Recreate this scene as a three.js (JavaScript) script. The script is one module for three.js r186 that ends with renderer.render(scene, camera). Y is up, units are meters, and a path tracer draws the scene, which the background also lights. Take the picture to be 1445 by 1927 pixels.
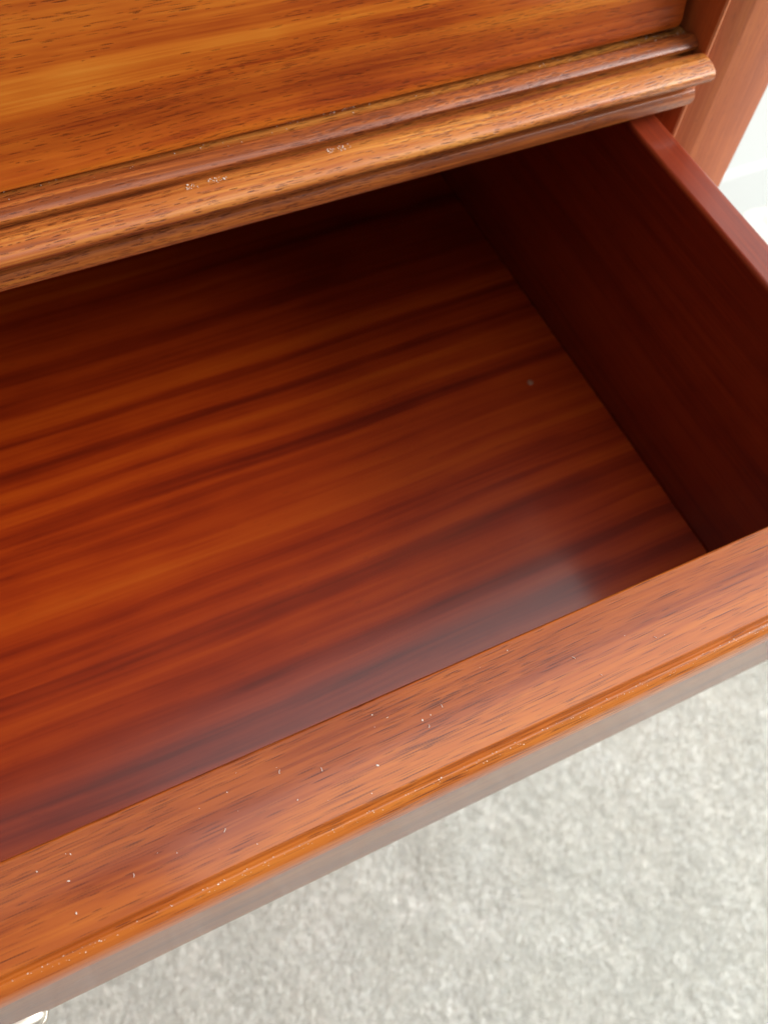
import * as THREE from 'three';
import { RoundedBoxGeometry } from 'three/addons/geometries/RoundedBoxGeometry.js';
import { mergeGeometries, toCreasedNormals } from 'three/addons/utils/BufferGeometryUtils.js';
import { RectAreaLightUniformsLib } from 'three/addons/lights/RectAreaLightUniformsLib.js';

// ---------------------------------------------------------------- camera, light, exposure
const EYE = 0.808;                                   // height of the lens above the carpet
const scene = new THREE.Scene();
const camera = new THREE.PerspectiveCamera(55.0, 767 / 1024, 0.01, 20);
camera.position.set(0, EYE, 0);
camera.rotation.set(THREE.MathUtils.degToRad(-59.54), THREE.MathUtils.degToRad(-34.43), THREE.MathUtils.degToRad(9.84), 'YXZ');
camera.focus = 0.215;
camera.userData.fStop = 21;

const renderer = new THREE.WebGLRenderer({ antialias: true });
renderer.setSize(767, 1024);
renderer.toneMapping = THREE.LinearToneMapping;
renderer.toneMappingExposure = 1.04;
renderer.shadowMap.enabled = true;
scene.background = new THREE.Color().setRGB(0.2, 0.2, 0.2);   // soft light of a pale room

RectAreaLightUniformsLib.init();
function daylight(w, h, at, towards, color, intensity) {
  const l = new THREE.RectAreaLight(color, intensity, w, h);
  l.position.set(...at); l.lookAt(...towards); scene.add(l);
  return l;
}
daylight(2.3, 2.0, [3.0, 2.3, 1.0], [0.1, 0.6, -0.15], new THREE.Color(1.0, 0.985, 0.955), 13.5);      // window over the right shoulder
daylight(2.0, 1.8, [0.95, 2.45, 0.15], [0.95, 0, 0.1], new THREE.Color(0.96, 0.98, 1.0), 2.1);            // pale ceiling

// ---------------------------------------------------------------- random and noise
let seedState = 1;
function seed(n) { seedState = n >>> 0; }
function rnd() { seedState = (seedState + 0x6D2B79F5) >>> 0; let t = seedState; t = Math.imul(t ^ (t >>> 15), t | 1); t ^= t + Math.imul(t ^ (t >>> 7), t | 61); return ((t ^ (t >>> 14)) >>> 0) / 4294967296; }
const PERM = new Uint8Array(512), GRAD = new Float32Array(512);
seed(77);
for (let i = 0; i < 256; i++) { PERM[i] = i; GRAD[i] = rnd() * 2 - 1; GRAD[i + 256] = GRAD[i]; }
for (let i = 255; i > 0; i--) { const j = Math.floor(rnd() * (i + 1)); const t = PERM[i]; PERM[i] = PERM[j]; PERM[j] = t; }
for (let i = 0; i < 256; i++) PERM[i + 256] = PERM[i];
function vn(x, y) {                                   // smooth value noise, about -1 .. 1
  const xi = Math.floor(x), yi = Math.floor(y); let fx = x - xi, fy = y - yi;
  fx = fx * fx * fx * (fx * (fx * 6 - 15) + 10); fy = fy * fy * fy * (fy * (fy * 6 - 15) + 10);
  const a = PERM[xi & 255], b = PERM[(xi + 1) & 255], y0 = yi & 255, y1 = (yi + 1) & 255;
  const v00 = GRAD[PERM[a + y0]], v10 = GRAD[PERM[b + y0]], v01 = GRAD[PERM[a + y1]], v11 = GRAD[PERM[b + y1]];
  return v00 + (v10 - v00) * fx + (v01 - v00) * fy + (v00 - v10 - v01 + v11) * fx * fy;
}
function fbm(x, y, n) { let s = 0, a = 0.55; for (let i = 0; i < n; i++) { s += a * vn(x, y); x = x * 2.03 + 17.1; y = y * 2.03 + 9.7; a *= 0.5; } return s; }
const clamp = (x, a = 0, b = 1) => Math.min(b, Math.max(a, x));
const smooth = (a, b, x) => { const t = clamp((x - a) / (b - a)); return t * t * (3 - 2 * t); };

// ---------------------------------------------------------------- wood: colour and height computed on a sheet of mw x mh metres, grain along u
function wood(o) {
  const { W, H, mw, mh, ramp, off } = o, n = W * H;
  const col = new Float32Array(n * 3), hgt = new Float32Array(n).fill(0.8);
  const warp = (u, v) => o.wave * 0.006 * fbm(u * 4 + off, v * 9 + off, 3) + o.wave * o.ripple * 0.0011 * vn(u * 70 + off, v * 45 + 3) * smooth(-0.15, 0.5, vn(u * 9 + off * 3, v * 14));
  const cs = ramp.map((c) => new THREE.Color(c)).map((c) => [c.r, c.g, c.b]);
  for (let j = 0; j < H; j++) for (let i = 0; i < W; i++) {
    const u = i / W * mw, v = j / H * mh, vv = v + warp(u, v);
    let t = 0.5 + o.band * fbm(u * o.lu + off, vv * o.lv + off * 2, 4) + o.fine * vn(u * 26 + off, vv * 1300) * 0.5 + o.fine * 0.6 * vn(u * 60, vv * 2600 + off);
    t += o.stripe * (smooth(0.12, 0.55, vn(u * 2.2 + off, vv * o.sv)) - 0.15) * -1;
    t += o.mottle * fbm(u * 45 + off, v * 90, 3) + o.blotch * smooth(0.0, 0.35, fbm(u * 16 + off * 5, vv * 60, 3));
    t = clamp(t) * (cs.length - 1); const k = Math.min(cs.length - 2, Math.floor(t)), f = t - k, q = (j * W + i) * 3;
    for (let c = 0; c < 3; c++) col[q + c] = cs[k][c] + (cs[k + 1][c] - cs[k][c]) * f;
    hgt[j * W + i] += 0.06 * vn(u * 60, vv * 2600 + off) + 0.03 * vn(u * 900, v * 900);
  }
  // open pores: short dark dashes that follow the grain
  seed(o.off * 991 + 5);
  const pores = Math.round(o.pores * mw * mh * 1e4), pc = new THREE.Color(o.poreColor ?? '#4a1c12'), px = W / mw, py = H / mh;
  for (let p = 0; p < pores; p++) {
    let u = rnd() * mw; const v0 = rnd() * mh, vv0 = v0 + warp(u, v0);
    const dens = 0.45 * vn(u * 22 + off, v0 * 160 + 7) + 0.35 * vn(u * 7, v0 * 40 + off);
    if (dens < o.poreCut + (rnd() - 0.5) * 1.1) continue;
    const len = (0.0012 + 0.0036 * rnd() + (rnd() < 0.15 ? 0.005 * rnd() : 0)) * o.poreLen, wdt = (0.00006 + 0.0001 * rnd() * rnd()) * o.poreWide, dark = o.poreDark * (0.45 + 0.55 * rnd());
    const steps = Math.ceil(len * px * 1.2);
    for (let s = 0; s <= steps; s++) {
      const f = s / steps, uu = u + f * len; let v = vv0 - warp(uu, v0); 
      const w = wdt * Math.sqrt(Math.max(0.05, Math.sin(Math.PI * clamp(f, 0.02, 0.98)))), r = Math.max(1, Math.ceil(w * py + 1));
      const ci = Math.round(uu * px), cj = Math.round(v * py);
      for (let dj = -r; dj <= r; dj++) {
        const d = Math.abs((cj + dj) / py - v), a = dark * clamp((w + 0.5 / py - d) * py) * clamp(w * py * 2.2, 0.3, 1);
        if (a <= 0) continue;
        const q = (((cj + dj) % H + H) % H) * W + ((ci % W) + W) % W;
        const b = a * 0.92;
        col[q * 3] += (pc.r - col[q * 3]) * b; col[q * 3 + 1] += (pc.g - col[q * 3 + 1]) * b; col[q * 3 + 2] += (pc.b - col[q * 3 + 2]) * b;
        hgt[q] = Math.min(hgt[q], 0.8 - 0.7 * a);
      }
    }
  }
  const a = new Uint8Array(n * 4), b = new Uint8Array(n * 4), toS = (x) => Math.round(255 * (x <= 0.0031308 ? 12.92 * x : 1.055 * Math.pow(x, 1 / 2.4) - 0.055));
  for (let q = 0; q < n; q++) {
    for (let c = 0; c < 3; c++) { a[q * 4 + c] = toS(clamp(col[q * 3 + c])); b[q * 4 + c] = clamp(hgt[q]) * 255; }
    a[q * 4 + 3] = b[q * 4 + 3] = 255;
  }
  const tex = (data, srgb) => {
    const t = new THREE.DataTexture(data, W, H); t.wrapS = t.wrapT = THREE.MirroredRepeatWrapping; t.magFilter = THREE.LinearFilter; t.minFilter = THREE.LinearMipmapLinearFilter; t.generateMipmaps = true;
    if (srgb) t.colorSpace = THREE.SRGBColorSpace;
    t.repeat.set(1 / mw, 1 / mh); t.needsUpdate = true; return t;
  };
  return { map: tex(a, true), bump: tex(b, false) };
}
const base = { wave: 1, ripple: 1, band: 0.8, lu: 1.6, lv: 70, fine: 0.12, stripe: 0, sv: 60, mottle: 0.1, blotch: 0, pores: 60, poreCut: 0.0, poreLen: 1, poreWide: 1, poreDark: 0.9 };
function lacquered(o, m) {
  const t = wood({ ...base, ...o });
  return new THREE.MeshPhysicalMaterial({ map: t.map, bumpMap: t.bump, bumpScale: m.bump ?? 0.00012, roughness: m.roughness ?? 0.5, clearcoat: m.coat ?? 0.6, clearcoatRoughness: m.coatRoughness ?? 0.18, specularIntensity: m.spec ?? 0.5 });
}
const M = {
  front: lacquered({ W: 2048, H: 512, mw: 0.3, mh: 0.075, off: 3, ramp: ['#8a3c14', '#a4511a', '#b6621e', '#c27228'], band: 0.75, lv: 90, fine: 0.2, mottle: 0.16, blotch: -0.25, pores: 78, poreCut: -0.05, poreLen: 1.8, poreWide: 0.56, poreDark: 1, ripple: 2.6, poreColor: '#3c1210' }, { roughness: 0.36, coat: 0.75, coatRoughness: 0.13, spec: 0.5 }),
  rail: lacquered({ W: 2048, H: 512, mw: 0.32, mh: 0.08, off: 11, ramp: ['#8e4a24', '#b4642e', '#c87c38', '#dc9646'], band: 0.9, lv: 230, fine: 0.34, mottle: 0.28, pores: 110, poreLen: 0.75, poreWide: 1.0, poreCut: -0.05, poreColor: '#4a1e14' }, { roughness: 0.42, coat: 0.5, coatRoughness: 0.24, spec: 0.7, bump: 0.0002 }),
  upper: lacquered({ W: 2048, H: 512, mw: 0.32, mh: 0.08, off: 27, ramp: ['#9a3e14', '#bc581a', '#d06c20', '#e08028', '#ea9234'], band: 0.95, lv: 110, lu: 3.2, fine: 0.2, mottle: 0.24, stripe: 0.2, sv: 120, pores: 70, poreLen: 0.8, poreDark: 0.8, poreColor: '#5a240e' }, { roughness: 0.42, coat: 0.5, coatRoughness: 0.22 }),
  inner: lacquered({ W: 2048, H: 1024, mw: 0.62, mh: 0.31, off: 37, ramp: ['#701c05', '#8c2806', '#a43608', '#b4440a', '#be5210'], band: 0.5, lu: 2.2, lv: 150, fine: 0.16, mottle: 0.12, stripe: 0.22, sv: 240, wave: 1.0, ripple: 0.3, pores: 6, poreDark: 0.5, poreColor: '#4a1206' }, { roughness: 0.42, coat: 1, coatRoughness: 0.16, bump: 0.00003 }),
  side: lacquered({ W: 1024, H: 512, mw: 0.4, mh: 0.2, off: 41, ramp: ['#742614', '#8a3216', '#9a3e1a'], band: 0.5, lu: 3, lv: 160, fine: 0.3, mottle: 0.15, pores: 20, poreDark: 0.6 }, { roughness: 0.42, coat: 0.7, coatRoughness: 0.16, bump: 0.00003 }),
  stile: lacquered({ W: 1024, H: 256, mw: 0.4, mh: 0.1, off: 61, ramp: ['#9a4c22', '#b25e2e', '#c06c34'], band: 0.5, lv: 80, lu: 3, fine: 0.36, mottle: 0.12, pores: 55, poreDark: 0.35, poreLen: 0.6 }, { roughness: 0.5, coat: 0.2, coatRoughness: 0.3 }),
  metal: new THREE.MeshPhysicalMaterial({ color: new THREE.Color().setRGB(0.55, 0.5, 0.43), metalness: 1, roughness: 0.36 }),
};

// ---------------------------------------------------------------- shape helpers (mm in the lens's axes -> metres above the carpet)
const MM = 0.001;
function grainUV(g, axis, ou = 0, ov = 0) {           // uv in metres, u along the grain axis
  const p = g.attributes.position, nn = g.attributes.normal, uv = new Float32Array(p.count * 2);
  for (let i = 0; i < p.count; i++) {
    const c = [p.getX(i), p.getY(i), p.getZ(i)], m = [Math.abs(nn.getX(i)), Math.abs(nn.getY(i)), Math.abs(nn.getZ(i))];
    const rest = [0, 1, 2].filter((k) => k !== axis), v = m[rest[0]] > m[rest[1]] ? c[rest[1]] : c[rest[0]];
    if (m[axis] > 0.8) { uv[i * 2] = c[rest[0]] + ou; uv[i * 2 + 1] = c[rest[1]] + ov; } else { uv[i * 2] = c[axis] + ou; uv[i * 2 + 1] = v + ov; }
  }
  g.setAttribute('uv', new THREE.BufferAttribute(uv, 2)); return g;
}
function board(x0, x1, y0, y1, z0, z1, r, axis, ou = 0.37, ov = 0.21) {
  const g = new RoundedBoxGeometry((x1 - x0) * MM, (y1 - y0) * MM, (z1 - z0) * MM, 3, r * MM);
  g.translate((x0 + x1) / 2 * MM, (y0 + y1) / 2 * MM + EYE, (z0 + z1) / 2 * MM);
  return grainUV(g, axis, ou, ov);
}
function sweep(profile, a0, a1, axis, { crease = 0.5, ou = 0, ov = 0, closed = true } = {}) {   // profile: [z, y] (axis x) or [x, z] (axis y), drawn out along the axis
  const P = closed ? [...profile, profile[0]] : profile, n = P.length, pos = [], uv = [], idx = [];
  let area = 0; for (let i = 0; i + 1 < n; i++) area += P[i][0] * P[i + 1][1] - P[i + 1][0] * P[i][1];
  const at = (p, a) => axis === 0 ? [a * MM, p[1] * MM + EYE, p[0] * MM] : [p[0] * MM, a * MM + EYE, p[1] * MM];
  let s = 0;
  for (let i = 0; i < n; i++) {
    if (i) s += Math.hypot(P[i][0] - P[i - 1][0], P[i][1] - P[i - 1][1]);
    for (const a of [a0, a1]) { pos.push(...at(P[i], a)); uv.push(a * MM + ou, s * MM + ov); }
  }
  const flip = area > 0;
  for (let i = 0; i + 1 < n; i++) { const k = i * 2; flip ? idx.push(k, k + 1, k + 2, k + 1, k + 3, k + 2) : idx.push(k, k + 2, k + 1, k + 1, k + 2, k + 3); }
  if (closed) {
    const tri = THREE.ShapeUtils.triangulateShape(profile.map((p) => new THREE.Vector2(...p)), []);
    for (const [e, a] of [[0, a0], [1, a1]]) {
      const b = pos.length / 3;
      for (const p of profile) { pos.push(...at(p, a)); uv.push(p[0] * MM + ou, p[1] * MM + ov); }
      for (const [i, j, k] of tri) { const f = (e === 1) === flip; f ? idx.push(b + i, b + k, b + j) : idx.push(b + i, b + j, b + k); }
    }
  }
  const g = new THREE.BufferGeometry();
  g.setAttribute('position', new THREE.Float32BufferAttribute(pos, 3)); g.setAttribute('uv', new THREE.Float32BufferAttribute(uv, 2)); g.setIndex(idx);
  g.computeVertexNormals();
  return toCreasedNormals(g, crease);
}
function fair(points, per = 5) {                      // rounds a profile through its points (centripetal spline)
  const c = new THREE.CatmullRomCurve3(points.map(([a, b]) => new THREE.Vector3(a, b, 0)), false, 'centripetal');
  return c.getPoints((points.length - 1) * per).map((p) => [p.x, p.y]);
}
const taken = {};
const numbered = (n) => { taken[n] = (taken[n] ?? -1) + 1; return taken[n] ? `${n}_${String(taken[n]).padStart(3, '0')}` : n; };
function mesh(name, g, m, parent) {
  const o = new THREE.Mesh(g, m); o.name = name; o.castShadow = o.receiveShadow = true; parent.add(o); return o;
}

// ---------------------------------------------------------------- the setting: carpet, wall, skirting board
const lumps = (x, z) => {
    const wx = x + 0.004 * vn(x * 60, z * 60 + 3), wz = z + 0.004 * vn(x * 60 + 8, z * 60), k = 0.78, a = wx * 0.8 + wz * 0.6, b = -wx * 0.6 + wz * 0.8;
    return 0.0006 * vn(a * 420, b * 280) + 0.0008 * vn(a * 680 + 3, b * 470 + 7) * k + 0.0006 * fbm(x * 85, z * 85 + 11, 2) + 0.001 * vn(x * 22, z * 22);
  };
const carpetColor = new THREE.Color().setRGB(0.75, 0.755, 0.71);
{
  // pile as a relief of tufts where the photograph looks; a plain sheet goes on round it
  const x0 = -0.42, x1 = 0.97, z0 = -0.6, z1 = 0.34, nx = 1120, nz = 760, pos = new Float32Array((nx + 1) * (nz + 1) * 3), col = new Float32Array(pos.length), idx = [];
  for (let j = 0, q = 0; j <= nz; j++) for (let i = 0; i <= nx; i++, q += 3) {
    const x = x0 + (x1 - x0) * i / nx, z = z0 + (z1 - z0) * j / nz, h = lumps(x, z);
    pos[q] = x; pos[q + 1] = h - 0.004; pos[q + 2] = z;
    const t = 0.9 + 0.11 * vn(x * 420, z * 420 + 31) + 0.07 * vn(x * 170 + 2, z * 170) + 0.025 * vn(x * 48, z * 48 + 13), y = 0.008 * vn(x * 30, z * 30 + 40) + 0.012 * vn(x * 260, z * 260);
    col[q] = t + y; col[q + 1] = t; col[q + 2] = t - y;
  }
  for (let j = 0; j < nz; j++) for (let i = 0; i < nx; i++) { const k = j * (nx + 1) + i; idx.push(k, k + nx + 1, k + 1, k + 1, k + nx + 1, k + nx + 2); }
  const pile = new THREE.BufferGeometry(); pile.setAttribute('position', new THREE.BufferAttribute(pos, 3)); pile.setAttribute('color', new THREE.BufferAttribute(col, 3)); pile.setIndex(idx); pile.computeVertexNormals();
  const ring = [[-2.2, x0, -0.62, 3], [x1, 2.8, -0.62, 3], [x0, x1, z1, 3]].map(([a, b, c, d]) => { const g = new THREE.PlaneGeometry(b - a, d - c); g.rotateX(-Math.PI / 2); g.translate((a + b) / 2, -0.004, (c + d) / 2); g.deleteAttribute('uv'); g.setAttribute('color', new THREE.Float32BufferAttribute(new Array(12).fill(0.9), 3)); return g; });
  const c = mesh('carpet', mergeGeometries([pile, ...ring]), new THREE.MeshPhysicalMaterial({ color: carpetColor, roughness: 1, vertexColors: true, specularIntensity: 0.1, sheen: 0.3, sheenRoughness: 0.6 }), scene);
  c.userData = { label: 'pale greige cut-pile carpet under the chest', category: 'carpet', kind: 'structure' };
}
{
  const w = mesh('wall', new THREE.BoxGeometry(5, 2.5, 0.1), new THREE.MeshStandardMaterial({ color: new THREE.Color().setRGB(0.66, 0.70, 0.70), roughness: 0.8 }), scene);
  w.position.set(0.3, 1.24, -0.6565); w.userData = { label: 'plain white painted wall behind the chest', category: 'wall', kind: 'structure' };
  const prof = [[-617, -818], [-600, -818], ...fair([[-600, -752], [-600, -742], [-601, -739], [-603, -737.5], [-605, -737]], 4), [-617, -736.8]];
  const s = mesh('skirting_board', sweep(prof, -2200, 2800, 0), new THREE.MeshPhysicalMaterial({ color: new THREE.Color().setRGB(0.64, 0.68, 0.68), roughness: 0.55 }), scene);
  s.userData = { label: 'white painted skirting board along the foot of the wall', category: 'skirting board', kind: 'structure' };
}

// ---------------------------------------------------------------- chest of drawers
const chest = new THREE.Group(); chest.name = 'chest_of_drawers'; scene.add(chest);
chest.userData = { label: 'polished reddish brown wooden chest of drawers with one drawer pulled open', category: 'chest of drawers' };
const XL = -388.5, XR = 218.5, MID = (XL + XR) / 2;   // inner faces of the two stiles

// stile: inner bead, groove, sloping shoulder, flat face, eased outer arris
{
  const prof = (s) => [[218.5, -232], [218.5, -193.4], [218.9, -192.5], [219.6, -192.1], [220.6, -192.3], [221.2, -193.2], [221.5, -194.2], [222.2, -194.3], ...fair([[222.8, -193.8], [226, -192.2], [229.5, -191.3], [233, -191]], 4), [250.5, -191], [252.2, -191.4], [253.2, -192.4], [253.5, -193.8], [253.5, -232]].map(([x, z]) => s > 0 ? [x, z] : [2 * MID - x, z]);
  for (const s of [1, -1]) mesh('stile', sweep(prof(s), -808, -84, 1, { ou: 0.11 * s, ov: 0.02 }), M.stile, chest);
  mesh('side_panel', board(240, 252, -800, -84, -588, -231.9, 1, 1), M.stile, chest);
  mesh('side_panel', board(2 * MID - 252, 2 * MID - 240, -800, -84, -588, -231.9, 1, 1), M.stile, chest);
  mesh('back_panel', board(2 * MID - 251, 251, -798, -84, -596, -588.2, 1, 0), M.side, chest);
  mesh('top_panel', board(2 * MID - 266, 266, -83.9, -66, -597, -178, 6, 0), M.upper, chest);
  mesh('plinth', board(XL + 0.2, XR - 0.2, -808, -746, -225, -200, 2, 0), M.rail, chest);
}
// moulded rails between the drawers
const railProfile = [
  [-232, -177.7], [-206, -177.7], [-201.5, -177.7], ...fair([[-201.2, -177.4], [-200.2, -176.5], [-198.4, -176.3], [-196.6, -176.9], [-195.6, -178.1], [-195.9, -179.3], [-197.2, -180]], 5), [-197.3, -181.2], [-195.6, -181],
  ...fair([[-195.0, -180.6], [-194.6, -179.6], [-193.6, -178.8], [-191.6, -178.3], [-188.9, -178.3], [-186.6, -178.9], [-185.2, -179.9], [-184.7, -181.3], [-185.3, -182.9], [-187.4, -184.9], [-190, -186.9], [-192.2, -188.3], [-193.2, -189.2]], 5),
  ...fair([[-193.2, -189.6], [-192.4, -188.9], [-191, -188.9], [-189.7, -189.9], [-189.1, -191.4], [-189.3, -193], [-190.4, -194.9], [-192.1, -196.4], [-193.8, -197.1]], 4), [-194.5, -197.2], [-232, -197.2]];
const PITCH = 136.5;
for (let k = 0; k < 5; k++) mesh('rail', sweep(railProfile.map(([z, y]) => [z, y - PITCH * k]), XL + 0.15, XR - 0.15, 0, { ou: 0.31 + 0.17 * k, ov: 0.033 * k, crease: 0.6 }), M.rail, chest);

// cup pull: quarter shell of metal with a flat flange against the drawer front; origin at its centre on the face
const pullGeometry = (() => {
  const parts = [], A = 0.039, B = 0.008, C = 0.0075, t = 0.0014, nu = 40, nv = 12;
  for (const [a, b, c, flip] of [[A, B, C, false], [A - t, B - t, C - t, true]]) {
    const pos = [], idx = [];
    for (let i = 0; i <= nu; i++) for (let j = 0; j <= nv; j++) { const al = Math.PI * i / nu, ph = Math.PI / 2 * j / nv, sa = Math.pow(Math.sin(al), 0.9); pos.push(a * Math.cos(al), b * sa * Math.cos(ph), c * sa * Math.sin(ph)); }
    for (let i = 0; i < nu; i++) for (let j = 0; j < nv; j++) { const k = i * (nv + 1) + j, l = k + nv + 1; flip ? idx.push(k, l, k + 1, k + 1, l, l + 1) : idx.push(k, k + 1, l, k + 1, l + 1, l); }
    const g = new THREE.BufferGeometry(); g.setAttribute('position', new THREE.Float32BufferAttribute(pos, 3)); g.setIndex(idx); g.computeVertexNormals(); parts.push(g.toNonIndexed());
  }
  const lip = new THREE.CatmullRomCurve3(Array.from({ length: 33 }, (_, i) => { const al = Math.PI * i / 32; return new THREE.Vector3((A - t / 2) * Math.cos(al), 0, (C - t / 2) * Math.pow(Math.sin(al), 0.9)); }));
  parts.push(new THREE.TubeGeometry(lip, 48, 0.0011, 8).toNonIndexed());
  const foot = new THREE.CylinderGeometry(1, 1, 0.0046, 32); foot.rotateX(Math.PI / 2); foot.scale(0.026, 0.003, 1); foot.translate(0, 0.002, -0.0018); parts.push(foot.toNonIndexed());
  for (const g of parts) for (const n of Object.keys(g.attributes)) if (n !== 'position' && n !== 'normal') g.deleteAttribute(n);
  return mergeGeometries(parts);
})();
function cupPull(parent, x, y, z) { const o = mesh('cup_pull', pullGeometry, M.metal, parent); o.position.set(x * MM, y * MM + EYE, z * MM); return o; }

// closed drawers: a raised, softly cushioned front with a sunk line along its foot
function closedFront(y0, y1) {
  return [[-222, y0 + 0.4], [-206.5, y0 + 0.4], ...fair([[-205, y0 + 0.6], [-203.2, y0 + 1.6], [-202.5, y0 + 3.2], [-203.1, y0 + 7], [-204.2, y0 + 13.2]], 4), ...fair([[-204.4, y0 + 13.9], [-204.1, y0 + 14.8], [-203.1, y0 + 18], [-202.6, y0 + 24], [-202.5, y0 + 34]], 4), ...fair([[-202.5, y1 - 20], [-202.6, y1 - 6], [-203.6, y1 - 2], [-206.5, y1]], 4), [-222, y1]];
}
function closedDrawer(y0, y1, label, ou) {
  const d = new THREE.Group(); d.name = 'drawer'; chest.add(d); if (label) d.userData.label = label;
  const g = sweep(closedFront(y0, y1), XL + 3, XR - 3.4, 0, { ou, ov: 0.01, crease: 0.7 });
  const p = g.attributes.position;                    // ease the two upright ends of the front
  for (let i = 0; i < p.count; i++) { const y = (p.getY(i) - EYE) / MM; const k = Math.max(0, 5 - (y - y0)) / 5; if (p.getX(i) > 0) p.setX(i, p.getX(i) - 0.0028 * k * k); else p.setX(i, p.getX(i) + 0.0028 * k * k); }
  mesh('drawer_front', g, M.upper, d);
  cupPull(d, MID, (y0 + y1) / 2 - 6, -198.4);
}
closedDrawer(-177.6, -87, 'closed drawer with streaky golden brown front', 0.03);
for (let k = 1; k < 4; k++) closedDrawer(-177.6 - PITCH * (k + 1), -200 - PITCH * k, null, 0.2 * k);

// the open drawer
const drawer = new THREE.Group(); drawer.name = 'drawer'; chest.add(drawer);
drawer.userData.label = 'empty drawer pulled open, deep red lacquered inside';
const FACE = -43.2;
{
  const prof = [[-57, -308], ...fair([[-57, -202], [-56.95, -201.1], [-56.7, -200.4], [-56.2, -200.1], [-55.4, -200]], 2), [-37.6, -200], [-37.4, -200.1], [-37.3, -200.4],
    ...fair([[-37.25, -201.0], [-37.0, -201.6], [-36.6, -201.85]], 3), ...fair([[-36.5, -201.75], [-36.0, -201.6], [-35.2, -201.9], [-34.2, -202.9], [-33.5, -204.4], [-33.3, -206], [-33.6, -207.8], [-34.6, -209.6], [-36.2, -211], [-38.7, -212], [-40.9, -213.2], [-42.4, -215], [FACE, -217.5]], 4), [FACE, -304], [FACE - 0.6, -306.4], [FACE - 2.4, -308]];
  mesh('drawer_front', sweep(prof, XL + 2, XR - 2, 0, { ou: 0.075, ov: -0.02, crease: 0.5 }), M.front, drawer);
  cupPull(drawer, MID, -275, FACE + 4);
  const L = 2 * MID;
  for (const s of [1, -1]) {
    const x0 = s > 0 ? 199.7 : L - 211.3, x1 = s > 0 ? 211.3 : L - 199.7;
    mesh('drawer_side', board(x0, x1, -307, -200, -420, -57.1, 1.6, 2, 0.4, 0.2), M.side, drawer);
  }
  mesh('drawer_back', board(L - 199.6, 199.6, -299.6, -206, -420, -408, 1, 0), M.side, drawer);
  mesh('drawer_bottom', board(L - 199.4, 199.4, -306, -300, -408, -57.8, 0.5, 0, 0.43, 0.36), M.inner, drawer);
  const nail = new THREE.SphereGeometry(0.0013, 12, 8); nail.scale(1, 0.35, 1); nail.translate(0.1778, EYE - 0.2999, -0.1755);
  mesh('nail_head', nail, new THREE.MeshPhysicalMaterial({ color: '#a06a50', roughness: 0.5 }), drawer);
}

// ---------------------------------------------------------------- loose fibres of the pile, one object
{
  seed(4242);
  const blades = [];
  for (let k = 0; k < 5; k++) {
    const a = k * 1.2566 + rnd(), w = 0.00022, pts = [];
    for (let i = 0; i <= 3; i++) { const f = i / 3, r = 0.0004 + 0.0022 * f * f * (0.6 + 0.6 * rnd()), h = 0.0046 * f * (1 - 0.25 * f), b = a + 0.5 * f; pts.push([Math.cos(b) * r, h, Math.sin(b) * r, w * (1 - 0.6 * f), a]); }
    const pos = [];
    for (let i = 0; i < 3; i++) {
      const [x, y, z, v] = pts[i], [X, Y, Z, V] = pts[i + 1], sx = -Math.sin(a), sz = Math.cos(a);
      pos.push(x - sx * v, y, z - sz * v, x + sx * v, y, z + sz * v, X + sx * V, Y, Z + sz * V, x - sx * v, y, z - sz * v, X + sx * V, Y, Z + sz * V, X - sx * V, Y, Z - sz * V);
    }
    const g = new THREE.BufferGeometry(); g.setAttribute('position', new THREE.Float32BufferAttribute(pos, 3)); g.computeVertexNormals(); blades.push(g);
  }
  const S = 0.0019, spots = [];
  for (let x = -0.3; x < 0.72; x += S) for (let z = -0.24; z < 0.26; z += S) spots.push([x + (rnd() - 0.5) * S * 1.3, z + (rnd() - 0.5) * S * 1.3]);
  const m = new THREE.InstancedMesh(mergeGeometries(blades), new THREE.MeshStandardMaterial({ color: carpetColor, roughness: 1, side: THREE.DoubleSide }), spots.length);
  const q = new THREE.Quaternion(), q2 = new THREE.Quaternion(), mat = new THREE.Matrix4(), c = new THREE.Color(), up = new THREE.Vector3(0, 1, 0);
  spots.forEach(([x, z], i) => {
    const dir = 0.6 + 1.6 * fbm(x * 14, z * 14 + 5, 2) + (rnd() - 0.5), lean = 0.5 + 0.35 * vn(x * 30, z * 30) + 0.5 * (rnd() - 0.5);
    q.setFromAxisAngle(new THREE.Vector3(Math.sin(dir), 0, Math.cos(dir)), lean).multiply(q2.setFromAxisAngle(up, rnd() * 6.28));
    const s = 0.8 + 0.5 * rnd(), t = 1.06 + 0.2 * (rnd() - 0.5);
    m.setMatrixAt(i, mat.compose(new THREE.Vector3(x, lumps(x, z) - 0.0052, z), q, new THREE.Vector3(s, s, s))); m.setColorAt(i, c.setRGB(t, t, t * 0.99));
  });
  m.name = 'carpet_fibres'; m.castShadow = m.receiveShadow = true; scene.add(m);
  m.userData = { label: 'fine fuzzy fibres standing out of the pale carpet pile', category: 'carpet pile', kind: 'stuff' };
}

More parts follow.
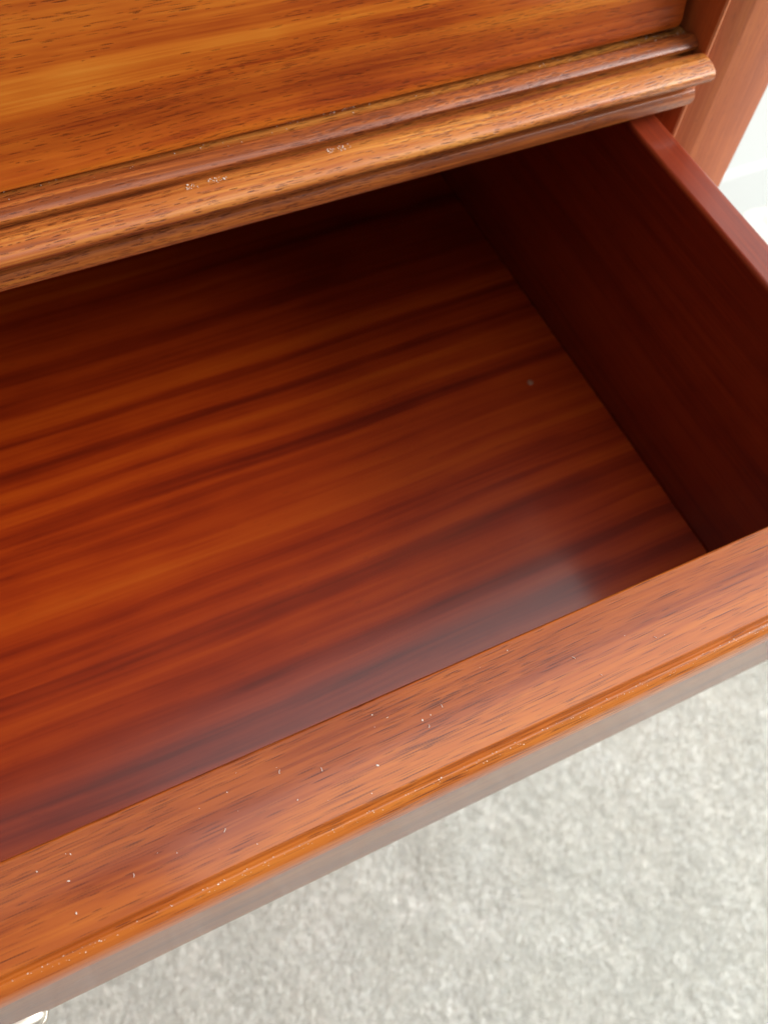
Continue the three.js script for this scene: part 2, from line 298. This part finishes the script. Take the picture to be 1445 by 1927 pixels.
// ---------------------------------------------------------------- dust: lint and pale specks lying on the wood, and specks imitating highlight glints, one object
{
  seed(909);
  const bits = [];
  const speck = (x, y, z, r) => { const g = new THREE.IcosahedronGeometry(r, 0); g.scale(1 + rnd(), 0.5, 0.7 + rnd() * 0.6); g.rotateY(rnd() * 6); g.translate(x * MM, y * MM + EYE + r * 0.3, z * MM); for (const n of ['uv']) g.deleteAttribute(n); bits.push(g); };
  const lint = (x, y, z, l) => {
    const a = rnd() * 6.28, b = a + (rnd() - 0.5) * 2.4, p = new THREE.Vector3(x * MM, y * MM + EYE + 0.00006, z * MM);
    const c = new THREE.QuadraticBezierCurve3(p, p.clone().add(new THREE.Vector3(Math.cos(a) * l, 0.0002, Math.sin(a) * l)), p.clone().add(new THREE.Vector3(Math.cos(a) * l + Math.cos(b) * l, 0.00005, Math.sin(a) * l + Math.sin(b) * l)));
    const g = new THREE.TubeGeometry(c, 5, 0.00005, 4).toNonIndexed(); g.deleteAttribute('uv'); bits.push(g);
  };
  for (const [x, z] of [[-23.7, -48], [-24.1, -41.9], [-28.5, -52.1], [53.9, -48.5], [21.4, -43.9], [42.6, -53.6], [51.8, -48.2], [39, -43.5]]) speck(x, -200, z, 0.00011 + rnd() * 0.00007);
  for (let k = 0; k < 22; k++) speck(-60 + rnd() * 230, -200, -55.5 + rnd() * 17, 0.00004 + 0.00008 * rnd() * rnd());
  for (let k = 0; k < 12; k++) lint(-60 + rnd() * 230, -200, -55 + rnd() * 16.5, 0.00015 + 0.00035 * rnd());
  for (let k = 0; k < 260; k++) { const t = rnd(); speck(-70 + rnd() * 240, -201.62 - 0.4 * t * t, -36.2 + 1.1 * t, 0.00005 + 0.00008 * rnd() * rnd()); }  // highlight sparkle of the lip bead, put in as pale specks
  for (let k = 0; k < 70; k++) { const t = rnd(); speck(84 + 24 * (t + rnd() * 0.2), -177.68, -205.7 + rnd() * rnd() * 1.6, 0.0001 + 0.0002 * rnd() * rnd()); }   // white polish left along the joint
  for (const [x, n] of [[57, 16], [63, 22], [96, 26], [99, 8]]) for (let k = 0; k < n; k++) speck(x + (rnd() - 0.5) * 5, -178.25, -191.6 + (rnd() - 0.5) * 1.8, 0.00008 + 0.00016 * rnd() * rnd());   // pale scuffs on the bead
  for (let k = 0; k < 60; k++) speck(-10 + rnd() * 225, -177.68, -205.7 + rnd() * 5, 0.00006 + 0.0001 * rnd());
  for (let k = 0; k < 70; k++) speck(204 + rnd() * 14, -177.68, -205.8 + rnd() * 5.5, 0.00006 + 0.00012 * rnd());
  const d = mesh('dust_and_glints', mergeGeometries(bits.map((g) => (g.index ? g.toNonIndexed() : g))), new THREE.MeshStandardMaterial({ color: new THREE.Color().setRGB(0.75, 0.7, 0.62), roughness: 0.9 }), scene);
  d.userData = { label: 'pale dusty specks and lint lying on the polished wood, with specks imitating highlight glints on the drawer lip', category: 'dust_and_glints', kind: 'stuff' };
}

renderer.render(scene, camera);
